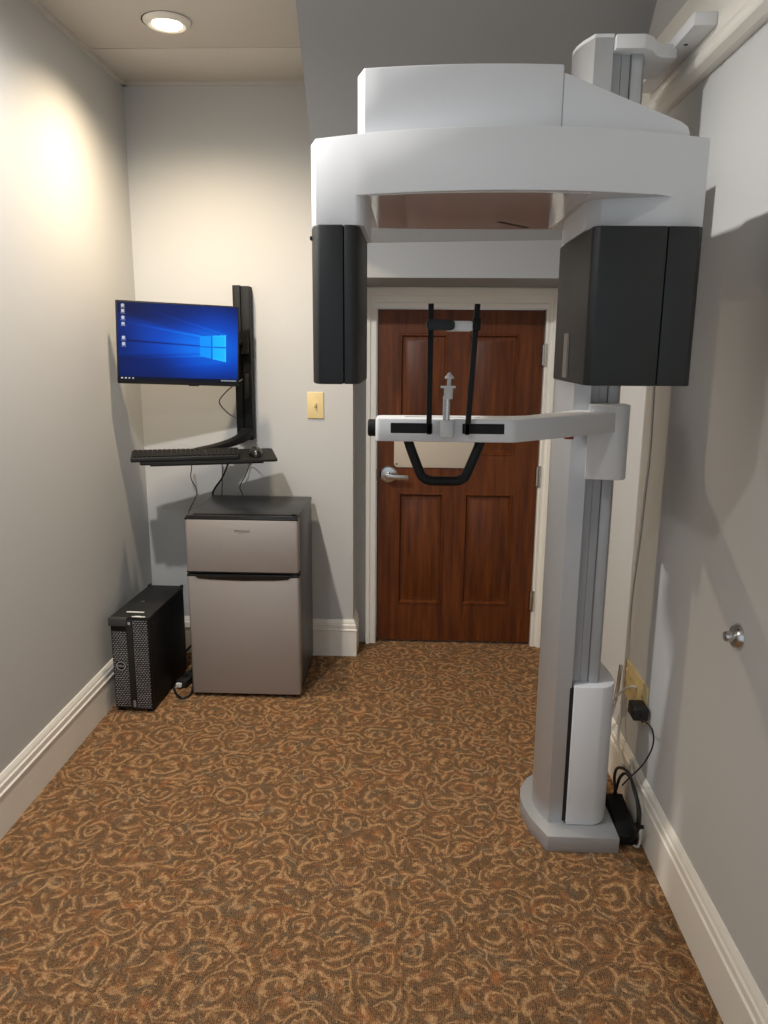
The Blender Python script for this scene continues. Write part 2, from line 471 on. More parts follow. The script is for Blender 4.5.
# curved tray arm: flat bar that drops from the track and sweeps forward to the tray
ap = [(-.752, 3.42, 1.105), (-.765, 3.385, 1.082), (-.80, 3.34, 1.064), (-.86, 3.27, 1.050), (-.925, 3.20, 1.043)]
P = smooth_path(ap, 6); rg = []
for i, p in enumerate(P):
    tn = (P[min(i+1, len(P)-1)]-P[max(i-1, 0)]).normalized(); sd = tn.cross(V(0,0,1)).normalized(); up = sd.cross(tn)
    h = .020-.012*i/(len(P)-1); w = .026
    rg.append([b.verts.new(p+sd*a*w+up*c*h) for a, c in ((-1,-1),(1,-1),(1,1),(-1,1))])
for r0, r1 in zip(rg, rg[1:]):
    for i in range(4): b.faces.new([r0[i], r0[(i+1) % 4], r1[(i+1) % 4], r1[i]])
b.faces.new(rg[0]); b.faces.new(rg[-1])
obj('tray_arm', b, M['dkblack'], mt, .004)
# tray frame: u along the front edge, v towards the wall, n up
A = V(-1.095, 2.975, 1.018); u = (V(-.565, 3.14, 1.018)-A); W = u.length; u.normalize()
v = V(-u.y, u.x, 0); v = (v*.22+V(0, 0, .022)).normalized(); n = u.cross(v)
TM = Matrix(((u.x, v.x, n.x, A.x), (u.y, v.y, n.y, A.y), (u.z, v.z, n.z, A.z), (0, 0, 0, 1)))
b = NB(); prism(b, rrect(0, W, 0, .21, .012), -.010, 0, 'z', TM); box(b, .04, W-.06, -.006, .004, -.014, -.004, TM)
tr = obj('keyboard_tray', b, M['dkblack'], mt, .0015)
b = NB(); box(b, .06, .30, .05, .17, -.022, -.009, TM); obj('tray_bracket', b, M['dkblack'], mt, .002)
b = NB(); tube(b, [(-.755, 3.43, 1.50), (-.79, 3.38, 1.49), (-.86, 3.30, 1.49), (-.92, 3.225, 1.49)], .014, 10); box(b, -.81, -.735, 3.405, 3.44, 1.45, 1.54)
obj('monitor_arm', b, M['dkblack'], mt, 0)
b = NB(); tube(b, [(-.77, 3.425, 1.335), (-.79, 3.35, 1.314), (-.831, 3.35, 1.279), (-.866, 3.38, 1.235), (-.84, 3.44, 1.18), (-.80, 3.445, 1.16)], .003, 8)
obj('loose_cable', b, M['cableg'], mt)

# monitor
TLc = V(-1.200, 3.10, 1.660); TRc = V(-.733, 3.25, 1.6435); BLc = V(-1.2085, 3.10, 1.329)
mu = TRc-TLc; MW = mu.length; mu.normalize(); mv = TLc-BLc; mv -= mu*mv.dot(mu); MH = mv.length; mv.normalize(); mn = mu.cross(mv)
O = TLc-mv*MH
MM = Matrix(((mu.x, mv.x, mn.x, O.x), (mu.y, mv.y, mn.y, O.y), (mu.z, mv.z, mn.z, O.z), (0, 0, 0, 1)))
mo = thing('computer_monitor', 'thin-framed monitor lit with a blue glowing window picture', 'monitor', (-.96, 3.18, 1.33))
b = NB(); prism(b, rrect(0, MW, 0, MH, .003), -.022, 0, 'z', MM); prism(b, rrect(.10, MW-.10, .05, MH-.06, .02), -.042, -.02, 'z', MM)
obj('frame', b, M['dkblack'], mo, .001)
b = NB(); box(b, MW*.575, MW*.66, -.0035, .001, -.012, -.004, MM); obj('sensor_bar', b, M['dkblack'], mo)
b = box(NB(), MW/2-.05, MW/2+.05, MH/2-.05, MH/2+.05, -.050, -.040, MM); obj('mount_plate', b, M['black'], mo)

def screen_mesh():
    nx, ny = 260, 176
    x0, x1, y0, y1 = .006, MW-.006, .016, MH-.006
    me = bpy.data.meshes.new('screen')
    vs = [MM @ V(x0+(x1-x0)*i/nx, y0+(y1-y0)*j/ny, .0006) for j in range(ny+1) for i in range(nx+1)]
    fs = [(j*(nx+1)+i, j*(nx+1)+i+1, (j+1)*(nx+1)+i+1, (j+1)*(nx+1)+i) for j in range(ny) for i in range(nx)]
    me.from_pydata(vs, [], fs)
    ca = me.color_attributes.new('Picture', 'FLOAT_COLOR', 'POINT')
    def seg(px, py, ax, ay, bx, by):
        t = max(0, min(1, ((px-ax)*(bx-ax)+(py-ay)*(by-ay))/((bx-ax)**2+(by-ay)**2)))
        return math.hypot(px-ax-t*(bx-ax), py-ay-t*(by-ay)), t
    ramp = [(0, (0, 8, 34)), (.25, (0, 26, 92)), (.5, (0, 66, 182)), (.72, (0, 116, 236)), (.88, (10, 170, 250)), (1, (70, 205, 255))]
    def colour(k):
        k = max(0, min(1, k))
        for (a, c0), (b_, c1) in zip(ramp, ramp[1:]):
            if k <= b_:
                t = (k-a)/(b_-a); return [c0[i]+(c1[i]-c0[i])*t for i in range(3)]
        return ramp[-1][1]
    icons = [(.045, .955), (.045, .885), (.045, .80), (.045, .725), (.045, .545), (.045, .465)]
    data = []
    for j in range(ny+1):
        for i in range(nx+1):
            X, Y = i/nx, j/ny
            gx, gy = (X-.78)/.62, (Y-.46)/.55
            g = math.exp(-(gx*gx+gy*gy)*1.35)
            k = .13+.50*g
            # light fan leaving the window to the left
            if X < .70:
                r = (.70-X); up = .47+.145+r*.42; lo = .47-.12-r*.10
                if lo < Y < up:
                    k += .11*(1-X*.1)*min(1, (Y-lo)/.05)*min(1, (up-Y)/.08)
            for (ax, ay, bx, by, st, wd) in ((.897, .632, .10, .98, .10, .012), (.676, .603, .08, .74, .17, .014), (.70, .345, .13, .29, .16, .010), (.80, .62, .3, .80, .06, .03), (.9, .28, .35, .18, .05, .03)):
                d, t = seg(X, Y, ax, ay, bx, by); k += st*math.exp(-(d/wd)**2)*(1-.85*t)
            d, t = seg(X, Y, .676, .475, .08, .51)
            k -= .26*math.exp(-(d/(.010))**2)*(1-.3*t)
            k += .05*math.sin(9*X+4*Y)*math.sin(7*Y-3*X+1)*(1-g)
            if .676 < X < .897:
                q = (X-.676)/.221; tp = .603+.029*q; bt = .342-.067*q
                if bt < Y < tp and abs(X-.776) > .006 and abs(Y-.466) > .007:
                    k = (.79 if X < .776 else .86)+.05*q
                    e = min(X-.676, .897-X, Y-bt, tp-Y)
                    if e < .010 and X > .776: k = .95
            c = colour(k)
            if Y < .045: c = [6, 14, 34]
            w = 0
            for ux, uy in icons:
                if abs(X-ux) < .013 and abs(Y-uy) < .019 and not (abs(X-ux) > .008 and (i+j) % 3 == 0): w = .8
                if abs(X-ux) < .020 and abs(Y-uy+.030) < .006 and i % 2 == 0: w = .6
            if .012 < Y < .034:
                for ux in (.025, .055, .085, .115):
                    if abs(X-ux) < .007: w = .8
                if .855 < X < .985 and i % 3: w = .65
            c = [a+(235-a)*w for a in c]
            data += list(lin(*c))
    ca.data.foreach_set('color', data)
    t = NT('lit_screen'); at = t.n('ShaderNodeVertexColor', layer_name='Picture')
    t.set(Base_Color=(.003, .003, .004, 1), Roughness=.5, Specular_IOR_Level=.1, Emission_Color=at.outputs[0], Emission_Strength=.82)
    me.materials.append(t.m)
    o = bpy.data.objects.new('screen', me); COL.objects.link(o); o.parent = mo; o.matrix_parent_inverse = Matrix.Translation(-mo.location)
screen_mesh()

# keyboard
kb = thing('keyboard', 'black full-size keyboard on the wall tray', 'keyboard', TM @ V(.17, .1, 0))
b = prism(NB(), rrect(-.035, .395, .012, .150, .006), .0005, .018, 'z', TM); obj('keyboard_body', b, M['black'], kb, .002)
b = NB()
for r in range(6):
    yv = .026+r*.0195+(.004 if r == 5 else 0)
    xk = -.028; row = 0
    while xk < .385:
        w = .0165 if not (r == 0 and .04 < xk < .06) else .10
        if .255 < xk < .262 or .315 < xk < .322: xk += .007; continue
        box(b, xk, xk+w, yv, yv+.0162, .017, .0225, TM); xk += w+.0028
obj('keys', b, M['dkblack'], kb)
ms = thing('computer_mouse', 'black mouse at the right end of the wall tray', 'mouse', TM @ V(.47, .09, 0))
b = NB()
bmesh.ops.create_uvsphere(b, u_segments=24, v_segments=14, radius=1)
for q in b.verts:
    z = q.co.z
    q.co = V(q.co.x*.031, q.co.y*.052, (z*.036 if z > 0 else 0)+.0015)
    q.co.x *= 1-.12*abs(q.co.y/.052)
for q in b.verts: q.co = TM @ (Matrix.Translation(V(.472, .085, 0)) @ q.co)
obj('mouse_body', b, M['gloss'], ms)
b = NB(); lathe(b, [(0, -.003), (.008, -.003), (.008, .003), (0, .003)], (0, 0, 0), 'x', 14)
for q in b.verts: q.co = TM @ (V(.472, .085+.028, .026) + q.co)
obj('scroll_wheel', b, M['cableg'], ms)

# cords hanging from the tray behind the fridge
def cable(name, pts, r, mat, label, cat='cable', group=None, n=8, par=None):
    if par is not None: return obj(name, tube(NB(), pts, r, n), mat, par)
    o = obj(name, tube(NB(), pts, r, n), mat); return tag(o, label, cat, group)
cable('hanging_cable', [(-1.00, 3.28, 1.02), (-1.02, 3.43, .941), (-1.028, 3.44, .88), (-1.003, 3.44, .81), (-1.05, 3.44, .703), (-1.06, 3.44, .55), (-1.0, 3.455, .30), (-.96, 3.46, .05)], .0022, M['cable'],
      'thin black cable hanging leftmost under the keyboard tray')
cable('hanging_cable', [(-.875, 3.30, 1.02), (-.885, 3.455, .955), (-.886, 3.46, .87), (-.891, 3.46, .774), (-.89, 3.46, .5), (-.88, 3.46, .05)], .0022, M['cable'],
      'thin straight black cable hanging between two curved ones under the tray')
cable('hanging_cable', [(-.82, 3.32, 1.03), (-.853, 3.455, .955), (-.887, 3.46, .879), (-.927, 3.46, .821), (-.934, 3.46, .764), (-.93, 3.46, .4), (-.92, 3.46, .05)], .0048, M['cable'],
      'thickest black cable curving down under the keyboard tray')
cable('hanging_cable', [(-.68, 3.27, 1.035), (-.748, 3.45, .96), (-.773, 3.46, .899), (-.804, 3.46, .837), (-.792, 3.46, .766), (-.80, 3.46, .4), (-.81, 3.46, .05)], .0022, M['cable'],
      'thin black cable hanging rightmost under the mouse end of the tray')

# ------------------------------------------------------------------ fridge
fx0, fx1, fy = -.932, -.463, 2.998
fr = thing('mini_fridge', 'two-door mini fridge with stainless doors under the monitor', 'fridge', ((fx0+fx1)/2, 3.22, 0))
b = box(NB(), fx0+.004, fx1-.004, fy+.048, 3.445, .022, .782); obj('body', b, M['fridge'], fr, .004)
b = box(NB(), fx0+.002, fx1-.002, fy+.012, 3.447, .781, .800); top = obj('top_panel', b, M['fridgetop'], fr, .004)
b = NB(); box(b, fx0+.03, fx1-.03, fy+.03, fy+.036, .799, .803); prism(b, [(fx1-.03, fy+.03), (fx1-.005, fy+.014), (fx1-.005, fy+.03), (fx1-.026, fy+.05)], .799, .806); obj('hinge_cover', b, M['dkblack'], fr)
# doors: gently rounded long edges
def fdoor(z0, z1):
    pts = [(fx0, fy+.045), (fx0, fy+.010), (fx0+.004, fy+.003), (fx0+.012, fy), (fx1-.012, fy), (fx1-.004, fy+.003), (fx1, fy+.010), (fx1, fy+.045)]
    return prism(NB(), pts, z0, z1)
fd = obj('freezer_door', fdoor(.563, .784), M['steel'], fr, .002)
md = obj('fridge_door', fdoor(.018, .540), M['steel'], fr, .002)
b = box(NB(), fx0-.001, fx1+.001, fy+.001, fy+.046, .783, .792); obj('top_trim', b, M['gloss'], fd, .003)
b = box(NB(), fx0-.001, fx1+.001, fy+.002, fy+.046, .556, .564); obj('bottom_trim', b, M['dkblack'], fd, .002)
b = NB(); box(b, fx0-.001, fx1+.001, fy+.004, fy+.046, .539, .552)
prism(b, [(fx0+.028, .552), (fx1-.028, .552), (fx1-.044, .534), (fx1-.10, .529), ((fx0+fx1)/2, .526), (fx0+.10, .529), (fx0+.044, .534)], fy-.004, fy+.02, 'y')
obj('handle', b, M['gloss'], md, .002)
b = NB(); box(b, fx1-.022, fx1+.003, fy+.008, fy+.04, .547, .562); obj('hinge', b, M['dkblack'], fr, .002)
b = box(NB(), fx0+.006, fx1-.006, fy+.03, 3.43, .008, .034); obj('plinth', b, M['dkblack'], fr)
for x in (fx0+.04, fx1-.04):
    for y in (fy+.06, 3.40):
        b = lathe(NB(), [(0, 0), (.016, 0), (.014, .014), (0, .014)], (x, y, 0), 'z', 14); obj('foot', b, M['dkblack'], fr)
LM = Matrix.Translation(V((fx0+fx1)/2+.002, fy-.0003, .7385)) @ Matrix.Rotation(PI/2, 4, 'X')
b = text_bm('Whirlpool', .0155, LM, .0004)
prism(b, [(.0085*math.cos(t)-.003+(fx0+fx1)/2, .7335+.0055*math.sin(t)) for t in [math.radians(200+14*i) for i in range(11)]] +
         [(.0072*math.cos(t)-.003+(fx0+fx1)/2, .7335+.0044*math.sin(t)) for t in [math.radians(340-14*i) for i in range(11)]], fy-.0008, fy, 'y')
obj('logo', b, M['hole'], fd)

# cords on the floor between tower and fridge
cable('power_cord', [(-1.035, 3.36, .09), (-1.10, 3.28, .012), (-1.06, 3.13, .0062), (-1.015, 3.02, .0062), (-.972, 2.968, .0062), (-.944, 3.0, .0062), (-.95, 3.08, .03), (-.965, 3.18, .10), (-.985, 3.25, .27), (-.965, 3.25, .36), (-.945, 3.3, .30), (-.955, 3.4, .2)], .005, M['cable'],
      None, par=fr)
# power strip standing between the tower and the fridge
ps = thing('power_strip', 'black power strip lying on the carpet between tower and fridge', 'power strip', (-.985, 3.16, 0))
PM = Matrix.Translation(V(-.985, 3.17, .0)) @ Matrix.Rotation(math.radians(-12), 4, 'Z')
b = box(NB(), -.024, .024, -.10, .10, .0, .034, PM); obj('strip_body', b, M['black'], ps, .004)
b = box(NB(), -.018, .006, -.112, -.100, .008, .026, PM); obj('end_label', b, M['sticker'], ps, .001)
for k in range(3):
    b = box(NB(), -.012, .012, -.06+k*.055, -.03+k*.055, .034, .0355, PM); obj('socket', b, M['dkblack'], ps)
# fridge plug cluster seen behind the tower
pg = thing('plug_adapter', 'small black plug with shiny prongs behind the tower', 'plug', (-.985, 3.40, .30))
b = box(NB(), -1.005, -.968, 3.42, YB, .30, .35); obj('plug_body', b, M['dkblack'], pg, .004)
for dx, dz in ((-.012, .020), (.006, .024), (-.004, .006)):
    b = box(NB(), -.988+dx, -.981+dx, 3.412, 3.424, .316+dz, .323+dz); obj('prong', b, M['chrome'], pg)

# ------------------------------------------------------------------ computer tower
tx0, tx1, ty0, ty1, th = -1.209, -1.049, 2.842, 3.270, .412
TW = Matrix.Translation(V(tx0, ty0, 0)) @ Matrix.Rotation(math.radians(-2.2), 4, 'Z')
w, d = .159, .425
ct = thing('computer_tower', 'black desktop computer tower with mesh front in the left corner', 'computer', TW @ V(w/2, d/2, 0))
b = NB(); box(b, .002, w, .018, d, .012, .404, TW); obj('case', b, M['dkblack'], ct, .003)
b = NB(); box(b, 0, w+.001, .010, d+.003, .403, .412, TW); box(b, 0, .012, d-.02, d+.003, .402, .418, TW); box(b, w-.011, w+.001, d-.02, d+.003, .402, .418, TW)
obj('top_cover', b, M['black'], ct, .002)
b = NB(); box(b, 0, w, .006, .02, .016, .406, TW); fp = obj('front_panel', b, M['dkblack'], ct, .002)
b = box(NB(), .006, .066, .001, .008, .022, .352, TW); obj('grille', b, M['grille'], fp)
b = box(NB(), .094, .154, .001, .008, .020, .402, TW); obj('grille', b, M['grille'], fp)
b = NB(); box(b, .068, .092, -.002, .008, .018, .402, TW); obj('divider', b, M['black'], fp, .0015)
b = box(NB(), -.004, .072, -.006, .03, .376, .411, TW); obj('top_handle', b, plain('handle_grey', lin(62, 62, 62), .45), ct, .003)
b = box(NB(), .076, .086, -.003, .0, .382, .394, TW); obj('power_button', b, M['silver'], fp, .001)
b = box(NB(), .079, .090, -.0026, .0, .025, .055, TW); obj('port_cover', b, M['cableg'], fp)
BM = TW @ Matrix.Translation(V(.036, .0008, .203)) @ Matrix.Rotation(PI/2, 4, 'X')
b = NB()
lathe(b, [(.0165, 0), (.0165, .0016), (.0195, .0016), (.0195, 0)], (0, 0, 0), 'z', 32); b.faces.ensure_lookup_table()
bmesh.ops.delete(b, geom=[f for f in b.faces if len(f.verts) > 4], context='FACES')
b.transform(BM); bd = obj('badge', b, M['silver'], fp)
obj('logo', text_bm('DELL', .0125, BM @ Matrix.Translation(V(0, 0, .0010)), .0006), M['silver'], bd)
b = lathe(NB(), [(0, -.004), (.0235, -.004), (.0235, .0008), (0, .0008)], (0, 0, 0), 'z', 28); b.transform(BM); obj('badge_plate', b, M['dkblack'], bd)
b = box(NB(), .045, .118, .062, .074, .412, .4125, TW); obj('sticker', b, M['sticker'], ct)
b = box(NB(), .088, .143, .010, .020, .412, .4125, TW); obj('sticker', b, M['sticker'], ct)
b = NB(); box(b, .100, .122, .018, .024, .412, .4128, TW); obj('sticker', b, M['sticker'], ct)
b = box(NB(), .054, .068, .196, .206, .412, .4124, TW); obj('top_logo', b, M['cableg'], ct)
b = box(NB(), w-.0005, w+.001, .045, .058, .368, .378, TW); obj('latch', b, M['black'], ct)
for x in (.02, w-.02):
    for y in (.03, d-.03):
        b = box(NB(), x-.012, x+.012, y-.015, y+.015, 0, .013, TW); obj('foot', b, M['dkblack'], ct)

# ------------------------------------------------------------------ dental x-ray machine
xr = thing('dental_xray_machine', 'tall white panoramic dental x-ray machine on a silver column', 'x-ray machine', (.50, 2.2, 0))
X = lambda name, bm, mat, bev=0, par=None, seg=2: obj(name, bm, M[mat] if isinstance(mat, str) else mat, par or xr, bev, seg)
bp = [(.424, 2.030), (.638, 2.030), (.638, 2.37), (.52, 2.41), (.445, 2.385), (.405, 2.345), (.378, 2.29), (.369, 2.235), (.373, 2.18), (.388, 2.115)]
X('base', prism(NB(), bp, 0, .052), 'alub', .0025)
cp = [(.437, 2.100), (.483, 2.100), (.483, 2.31), (.455, 2.315), (.436, 2.302), (.420, 2.278), (.410, 2.25), (.405, 2.215), (.408, 2.18), (.417, 2.145)]
X('column', prism(NB(), cp, .050, 2.236), 'alu')
cp2 = [(.4365, 2.0993), (.4835, 2.0993), (.4835, 2.311), (.455, 2.316), (.4355, 2.303), (.4195, 2.2785), (.4095, 2.25), (.4045, 2.215), (.4075, 2.1795), (.4165, 2.1445)]
X('column_cap', prism(NB(), cp2, 2.235, 2.243), 'white')
b = NB()
prism(b, [(.486, 2.126), (.509, 2.126), (.509, 2.129), (.511, 2.129), (.511, 2.126), (.533, 2.126), (.533, 2.29), (.486, 2.29)], .05, 2.206)
X('inner_rail', b, 'alu2')
X('outer_rail', prism(NB(), [(.5345, 2.119), (.562, 2.119), (.574, 2.146), (.574, 2.29), (.5345, 2.29)], .05, 2.206), 'alu2', .001)
X('gap_liner', prism(NB(), [(.4832, 2.112), (.486, 2.128), (.486, 2.29), (.4832, 2.29)], .05, 2.206), 'hole')
lc = [(.489, 2.088), (.570, 2.088)] + arc(.550, 2.155, .070, -70, 0, 8) + [(.620, 2.22), (.612, 2.29), (.60, 2.315), (.489, 2.315)]
X('lower_cover', prism(NB(), lc, .053, .508), 'white2', .004)
b = box(NB(), .478, .489, 2.098, 2.14, .06, .50); X('cover_seam', b, 'hole')
# top cap and its bracket to the wall board
b = prism(NB(), [(.485, 2.082), (.556, 2.082), (.580, 2.100), (.598, 2.130), (.616, 2.146), (.655, 2.150), (.655, 2.300), (.600, 2.315), (.485, 2.315)], 2.2045, 2.237)
X('top_bracket', b, 'white', .002)
b = box(NB(), .645, .6998, 2.008, 2.50, 2.2265, 2.257); br = X('wall_bar', b, 'white', .003)
for x, y in ((.667, 2.125), (.669, 2.307)):
    b = lathe(NB(), [(0, -.0008), (.0055, -.0008), (.0055, .0005), (0, .0005)], (x, y, 2.2265), 'z', 14); obj('screw_hole', b, M['hole'], br)

# rotating head: curved beam with two legs
def beam_front(x):                    # convex front face in plan
    return 1.428+.082*((x-.17)/.36)**2
XS = [-.189, -.150, -.112] + [-.112+.580*i/14 for i in range(1, 14)] + [.468, .500, .533]
front = [(x, beam_front(x)) for x in XS]
bpl = front + [(.547, 1.555), (.547, 1.80), (.51, 1.865), (.36, 1.885), (.17, 1.89), (-.05, 1.875), (-.168, 1.855), (-.203, 1.80), (-.203, 1.555)]
beam = prism(NB(), bpl, 1.753, 1.857)
lg = front[:3] + arc(-.118, beam_front(-.112)+.020, .022, -60, 0, 4) + [(-.096, 1.72), (-.11, 1.74), (-.19, 1.75), (-.203, 1.72), (-.203, 1.555)]
rg_ = [(.345, 1.512), (.40, 1.498), (.455, beam_front(.455)+.006)] + front[-3:] + [(.547, 1.555), (.547, 1.76), (.52, 1.785), (.345, 1.785), (.322, 1.76), (.322, 1.54)]
legs = prism(prism(NB(), lg, 1.7015, 1.80), rg_, 1.7015, 1.80)
def union(b0, b1):                    # weld two closed shells into one
    os_ = []
    for bm_ in (b0, b1):
        bmesh.ops.recalc_face_normals(bm_, faces=bm_.faces[:])
        me = bpy.data.meshes.new('shell'); bm_.to_mesh(me); bm_.free()
        o = bpy.data.objects.new('shell', me); COL.objects.link(o); os_.append(o)
    md_ = os_[0].modifiers.new('union', 'BOOLEAN'); md_.operation = 'UNION'; md_.object = os_[1]; md_.solver = 'EXACT'
    dg = bpy.context.evaluated_depsgraph_get()
    me = bpy.data.meshes.new_from_object(os_[0].evaluated_get(dg))
    bm_ = NB(); bm_.from_mesh(me)
    for o in os_: bpy.data.objects.remove(o)
    bmesh.ops.remove_doubles(bm_, verts=bm_.verts[:], dist=.0002)
    bmesh.ops.dissolve_limit(bm_, angle_limit=math.radians(.5), verts=bm_.verts[:], edges=bm_.edges[:])
    return bm_
X('rotating_arm', union(beam, legs), 'white', .0025)
up = [(-.088, 1.475), (.0, 1.453), (.12, 1.442), (.22, 1.442), (.31, 1.452)] + [(.312, 1.86), (.17, 1.872), (.0, 1.866), (-.088, 1.856)]
pn = X('underside_panel', prism(NB(), up, 1.7512, 1.7545), 'gwhite')
obj('slot', prism(NB(), [(.176, 1.764), (.186, 1.760), (.258, 1.840), (.250, 1.846)], 1.7506, 1.752), M['hole'], pn)
# upper housing in front of the column
hf = [(x, 1.478+.05*((x-.13)/.36)**2) for x in [-.098+.356*i/10 for i in range(11)]]
hp = hf + [(.258, 2.02), (-.08, 2.02), (-.112, 1.97), (-.112, 1.54)]
b = prism(NB(), hp, 1.855, 1.972)
hou = X('upper_housing', b, 'white2', .003)
wp = [(.2585, 1.855), (.494, 1.855), (.494, 1.866), (.490, 1.876), (.477, 1.884), (.2585, 1.960)]
b = prism(NB(), wp, 1.487, 2.02, 'y')
for q in b.verts:
    if q.co.y < 1.6: q.co.y += .02*max(0, (q.co.x-.2585)/.23)
X('sloped_housing', b, 'white2', .002)
b = NB(); box(b, .40, .590, 1.99, 2.145, 1.79, 1.94); X('head_carriage', b, 'white', .004)
# x-ray head (right) and sensor head (left)
def head(name, pts, seam_pts, z0, z1):
    o = X(name, prism(NB(), pts, z0, z1), 'boxblk', .004)
    obj('side_cover', prism(NB(), seam_pts, z0+.0005, z1-.0005), M['boxblk'], o, .002)
    return o
hd = head('tube_head', [(.321, 1.468), (.333, 1.458), (.4555, 1.460), (.4555, 1.775), (.328, 1.775), (.3175, 1.765)],
     [(.4567, 1.460), (.512, 1.464), (.521, 1.474), (.526, 1.50), (.526, 1.755), (.510, 1.775), (.4567, 1.775)], 1.413, 1.699)
b = box(NB(), .3155, .3195, 1.612, 1.650, 1.422, 1.512); obj('beam_slit', b, M['brownglass'], hd)
hd = head('sensor_head', [(-.180, 1.459), (-.1325, 1.459), (-.1325, 1.735), (-.185, 1.735), (-.196, 1.72), (-.196, 1.50), (-.192, 1.478)],
     [(-.1315, 1.459), (-.117, 1.460), (-.108, 1.468), (-.103, 1.485), (-.103, 1.695), (-.113, 1.715), (-.1315, 1.715)], 1.411, 1.700)
b = box(NB(), -.1973, -.188, 1.482, 1.512, 1.676, 1.682); obj('vent_notch', b, M['hole'], hd)

# patient positioner: bar, slots, rods, forehead rest, bite holder, grip
yb = 1.780
bar = [(-.088, 1.800)] + arc(-.076, 1.792, .012, 180, 270, 4) + [(.224, 1.780), (.236, 1.782), (.247, 1.788), (.535, 2.030), (.548, 2.05), (.52, 2.118), (.462, 2.118), (.28, 1.905), (.245, 1.888), (-.076, 1.872), (-.088, 1.860)]
X('patient_bar', prism(NB(), bar, 1.264, 1.318), 'white', .0035)
mp_ = [(.467, 2.042), (.540, 2.030)] + arc(.546, 2.062, .034, -70, 10, 6) + [(.583, 2.118), (.484, 2.118)]
X('bar_carriage', prism(NB(), mp_, 1.136, 1.336), 'white', .003)
b = prism(NB(), rrect(-.052, .046, 1.284, 1.308, .002), yb-.0006, yb+.01, 'y'); X('slot', b, 'dkblack')
b = prism(NB(), rrect(.116, .214, 1.284, 1.308, .002), yb-.0006, yb+.01, 'y'); X('slot', b, 'dkblack')
b = box(NB(), -.02, .16, 1.83, 1.833, 1.3175, 1.3186); X('top_slit', b, 'hole')
for x, xt in ((.038, .0370), (.127, .1415)):
    b = NB(); box(b, x-.005, x+.005, 1.764, 1.784, 1.283, 1.309); X('rod_slider', b, 'dkblack', .001)
    b = NB(); Mx = Matrix.Identity(4)
    vs = []
    for z, xx in ((1.285, x), (1.578, xt)):
        vs.append([b.verts.new(V(xx+dx, 1.770+dy, z)) for dx, dy in ((-.0062, -.006), (.0062, -.006), (.0062, .006), (-.0062, .006))])
    for i in range(4): b.faces.new([vs[0][i], vs[0][(i+1) % 4], vs[1][(i+1) % 4], vs[1][i]])
    b.faces.new(vs[0]); b.faces.new(vs[1]); X('temple_rod', b, 'dkblack', .001)
b = prism(NB(), rrect(.027, .091, 1.5195, 1.5435, .009), 1.755, 1.784, 'y'); X('rod_clamp', b, 'black', .002)
b = prism(NB(), rrect(.131, .149, 1.520, 1.547, .003), 1.757, 1.784, 'y'); X('rod_clamp', b, 'dkblack', .002)
b = prism(NB(), rrect(.068, .134, 1.5175, 1.5405, .009), 1.762, 1.786, 'y'); X('forehead_rest', b, 'white', .003)
bx, by = .0798, 1.762
X('chin_cup', lathe(NB(), [(0, 1.277), (.013, 1.277), (.0165, 1.281), (.0165, 1.314), (.014, 1.318), (0, 1.318)], (bx, by, 0), 'z', 28), 'white')
X('bite_post', lathe(NB(), [(0, 1.317), (.0062, 1.317), (.0062, 1.372), (0, 1.372)], (bx-.001, by, 0), 'z', 20), 'chrome')
X('post_cover', lathe(NB(), [(0, 1.317), (.0025, 1.317), (.0025, 1.372), (0, 1.372)], (bx-.0085, by, 0), 'z', 12), 'white')
b = NB(); lathe(b, [(0, 1.366), (.0095, 1.366), (.0105, 1.384), (.0105, 1.391), (0, 1.391)], (bx+.001, by, 0), 'z', 20)
prism(b, rrect(bx-.017, bx+.017, by-.012, by+.012, .006), 1.391, 1.3955); lathe(b, [(0, 1.395), (.0048, 1.395), (.0048, 1.414), (0, 1.414)], (bx+.002, by, 0), 'z', 14)
lathe(b, [(0, 1.412), (.011, 1.412), (.0105, 1.416), (.005, 1.422), (.003, 1.4255), (0, 1.4255)], (bx+.002, by, 0), 'z', 20)
X('bite_block', b, 'white')
gp = [(-.012, 1.815, 1.268), (-.004, 1.812, 1.248), (.0185, 1.805, 1.192), (.0275, 1.803, 1.179), (.042, 1.802, 1.172), (.060, 1.802, 1.171), (.092, 1.802, 1.171), (.110, 1.802, 1.172), (.124, 1.803, 1.179), (.133, 1.805, 1.193), (.156, 1.812, 1.248), (.164, 1.815, 1.268)]
X('hand_grip', tube(NB(), [(x_, y_, z_-.004 if z_ < 1.26 else z_) for x_, y_, z_ in gp], .0115, 14), 'dkblack')
b = lathe(NB(), [(0, -.108), (.018, -.108), (.0205, -.105), (.0205, -.087), (0, -.087)], (0, 1.83, 1.291), 'x', 26); X('knob', b, 'dkblack')
b = lathe(NB(), [(0, 1.258), (.012, 1.258), (.013, 1.265), (0, 1.265)], (.395, 1.93, 0), 'z', 20); X('red_button', b, 'red')

